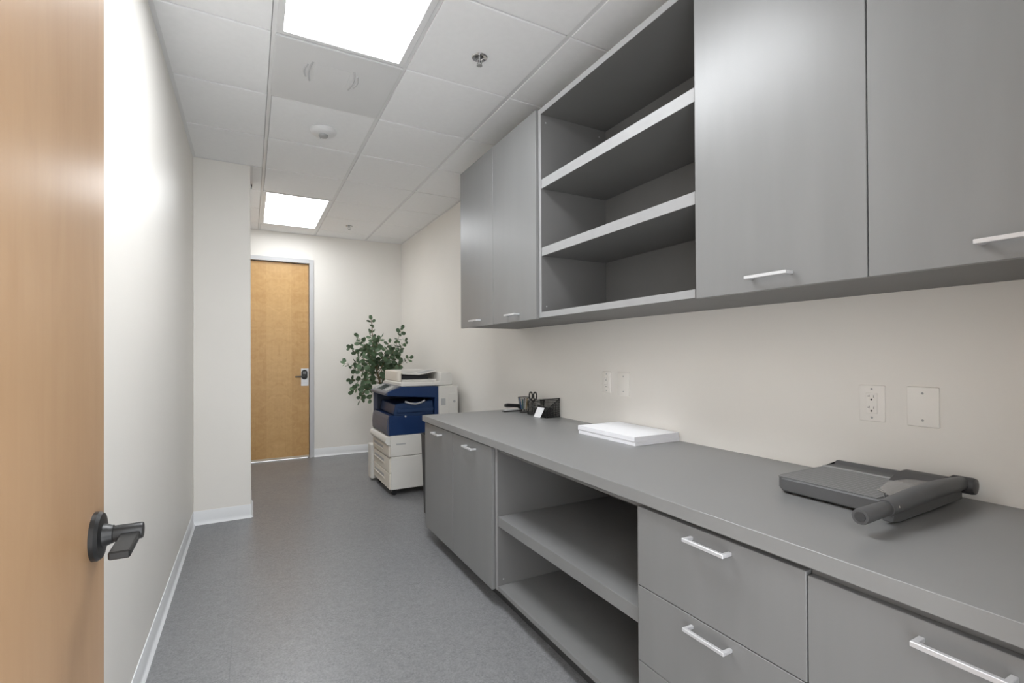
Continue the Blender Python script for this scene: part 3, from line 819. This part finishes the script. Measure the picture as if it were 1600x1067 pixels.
MB().prism([(1.560, 1.000), (1.572, 1.090), (1.590, 1.096), (1.668, 1.092), (1.684, 1.078), (1.689, 1.000)], 'y', N0 + .012, N1 - .004, .004).build('scanner_rear_cover', 'copier', t)
B('side_tray_cabinet', 'copier', t, (1.066, N1 + .030, .020), (1.420, N1 + .165, .362), .006)

# ------------------------------------------------------------------ waste bin at the counter end
bx0, by0 = 1.336, 3.60
t = thing('waste_bin', 'dark grey waste bin tucked between the counter end and the copier', 'waste bin', (bx0, by0, 0))
def rrect(cx, cy, hx, hy, r, n=5):
    out = []
    for sx_, sy_, a0 in ((1, 1, 0), (-1, 1, 90), (-1, -1, 180), (1, -1, 270)):
        for k in range(n + 1):
            a = math.radians(a0 + 90 * k / n)
            out.append((cx + sx_ * (hx - r) + r * math.cos(a), cy + sy_ * (hy - r) + r * math.sin(a)))
    return out
m = MB(); rings = []
for z, sc in ((.0, .86), (.004, .88), (.615, 1.0), (.630, 1.0), (.630, .965), (.02, .84)):
    rings.append([m.bm.verts.new((x, y, z)) for x, y in rrect(bx0, by0, .130 * sc, .190 * sc, .03)])
for a, b_ in zip(rings, rings[1:]):
    n = len(a)
    for i in range(n): m.bm.faces.new((a[i], a[(i + 1) % n], b_[(i + 1) % n], b_[i]))
m.bm.faces.new(rings[0]); m.bm.faces.new(rings[-1])
bmesh.ops.recalc_face_normals(m.bm, faces=m.bm.faces)
m.build('body', 'bin', t)
MB().tube([(x, y, .628) for x, y in rrect(bx0, by0, .131, .191, .03)], .005, 6, True).build('rim', 'bin', t)

# ------------------------------------------------------------------ eucalyptus behind the copier
ex, ey = 1.47, 5.66
t = thing('potted_eucalyptus', 'potted eucalyptus with round green leaves behind the copier', 'plant', (ex, ey, 0))
MB().lathe([(.12, 0), (.125, .01), (.15, .27), (.155, .28), (.145, .285), (.138, .25)], (ex, ey, 0), 32).build('pot', 'pot', t)
MB().lathe([(.0, .245), (.137, .250), (.0, .262)][1:], (ex, ey, 0), 32).build('soil', 'soil', t)
br = MB(); lf = MB()
rnd = random.Random(11)
def leaf(p, d, r):
    """slightly cupped round leaf of radius r at the end of a short stalk"""
    d = d.normalized()
    nrm = Vector((rnd.uniform(-.9, .7), rnd.uniform(-1.4, .1), rnd.uniform(-.5, .9))).normalized()
    nrm = (nrm - d * nrm.dot(d))
    if nrm.length < .1: nrm = d.orthogonal()
    nrm.normalize(); side = d.cross(nrm)
    c0 = lf.bm.verts.new(p + d * (r * 1.0) - nrm * r * .10)
    ring = []
    for k in range(10):
        a = 2 * math.pi * k / 10
        w = .92 if abs(math.cos(a)) < .8 else 1.05
        ring.append(lf.bm.verts.new(p + d * (r * 1.0) + (d * math.cos(a) * 1.02 + side * math.sin(a) * .92) * r * w + nrm * r * .08 * math.cos(2 * a)))
    for k in range(10):
        lf.bm.faces.new((c0, ring[k], ring[(k + 1) % 10]))
def branch(pts, r0, leaves_from=.2, step=.043, lr=.038):
    pts = [Vector(p) for p in pts]
    fine = []
    for a, b_ in zip(pts, pts[1:]):
        for k in range(6): fine.append(a.lerp(b_, k / 6) + Vector((rnd.uniform(-1, 1), rnd.uniform(-1, 1), rnd.uniform(-1, 1))) * .004)
    fine.append(pts[-1])
    n = len(fine)
    br.tube(fine, [r0 * (1 - .75 * i / n) for i in range(n)], 5)
    L = sum((fine[i + 1] - fine[i]).length for i in range(n - 1))
    acc, nxt, flip = 0, leaves_from * L, 0
    for i in range(n - 1):
        sg = fine[i + 1] - fine[i]
        while acc + sg.length > nxt:
            p = fine[i] + sg.normalized() * (nxt - acc)
            d = sg.normalized()
            a = flip * math.pi / 2 + rnd.uniform(-.5, .5); flip += 1
            u = d.orthogonal().normalized(); v = d.cross(u)
            taper = 1 - .35 * (nxt / L)
            for s in (1, -1):
                ld = (u * math.cos(a) + v * math.sin(a)) * s + d * rnd.uniform(.2, .6)
                leaf(p + ld.normalized() * .008, ld, lr * taper * rnd.uniform(.8, 1.15))
            nxt += step * rnd.uniform(.8, 1.2)
        acc += sg.length
    leaf(fine[-1], fine[-1] - fine[-2], lr * .65)
trunk = [(ex, ey, .25), (1.42, ey, .60), (1.335, ey + .01, .90), (1.285, ey, 1.10), (1.27, ey + .01, 1.30), (1.245, ey, 1.45), (1.225, ey, 1.67)]
branch(trunk, .016, .58, .050)
def tp(h):
    for a, b_ in zip(trunk, trunk[1:]):
        if a[2] <= h <= b_[2]:
            return Vector(a).lerp(Vector(b_), (h - a[2]) / (b_[2] - a[2]))
for h0, mid, tip in (
    (1.05, (1.14, 5.55, 1.36), (1.04, 5.50, 1.47)),
    (1.02, (1.08, 5.60, 1.26), (.975, 5.55, 1.34)),
    (.98, (1.06, 5.72, 1.10), (.945, 5.74, 1.17)),
    (.94, (1.05, 5.55, .98), (.965, 5.50, .99)),
    (.90, (1.12, 5.52, .87), (1.06, 5.48, .755)),
    (.88, (1.22, 5.50, .86), (1.17, 5.45, .765)),
    (1.00, (1.20, 5.80, 1.10), (1.10, 5.90, 1.18)),
    (1.05, (1.46, 5.56, 1.30), (1.545, 5.52, 1.56)),
    (1.02, (1.50, 5.70, 1.22), (1.64, 5.72, 1.42)),
    (.98, (1.50, 5.62, 1.12), (1.66, 5.60, 1.22)),
    (.95, (1.46, 5.80, 1.10), (1.60, 5.88, 1.12)),
    (1.10, (1.33, 5.50, 1.26), (1.37, 5.42, 1.40)),
    (1.15, (1.20, 5.82, 1.30), (1.13, 5.88, 1.42)),
    (1.18, (1.22, 5.52, 1.34), (1.17, 5.46, 1.50)),
    (.92, (1.40, 5.54, 1.02), (1.50, 5.48, 1.10)),
    (.93, (1.10, 5.62, .92), (1.00, 5.56, .86)),
    (1.08, (1.44, 5.66, 1.16), (1.52, 5.66, 1.30)),
    (1.30, (1.30, 5.62, 1.40), (1.33, 5.60, 1.47)),
):
    branch([tp(h0), tp(h0).lerp(Vector(mid), .5) + Vector((0, 0, .02)), mid, tip], .005, .18)
br.build('branches', 'twig', t)
lo_ = lf.build('leaves', 'leaf', t)
lo_['kind'] = 'stuff'
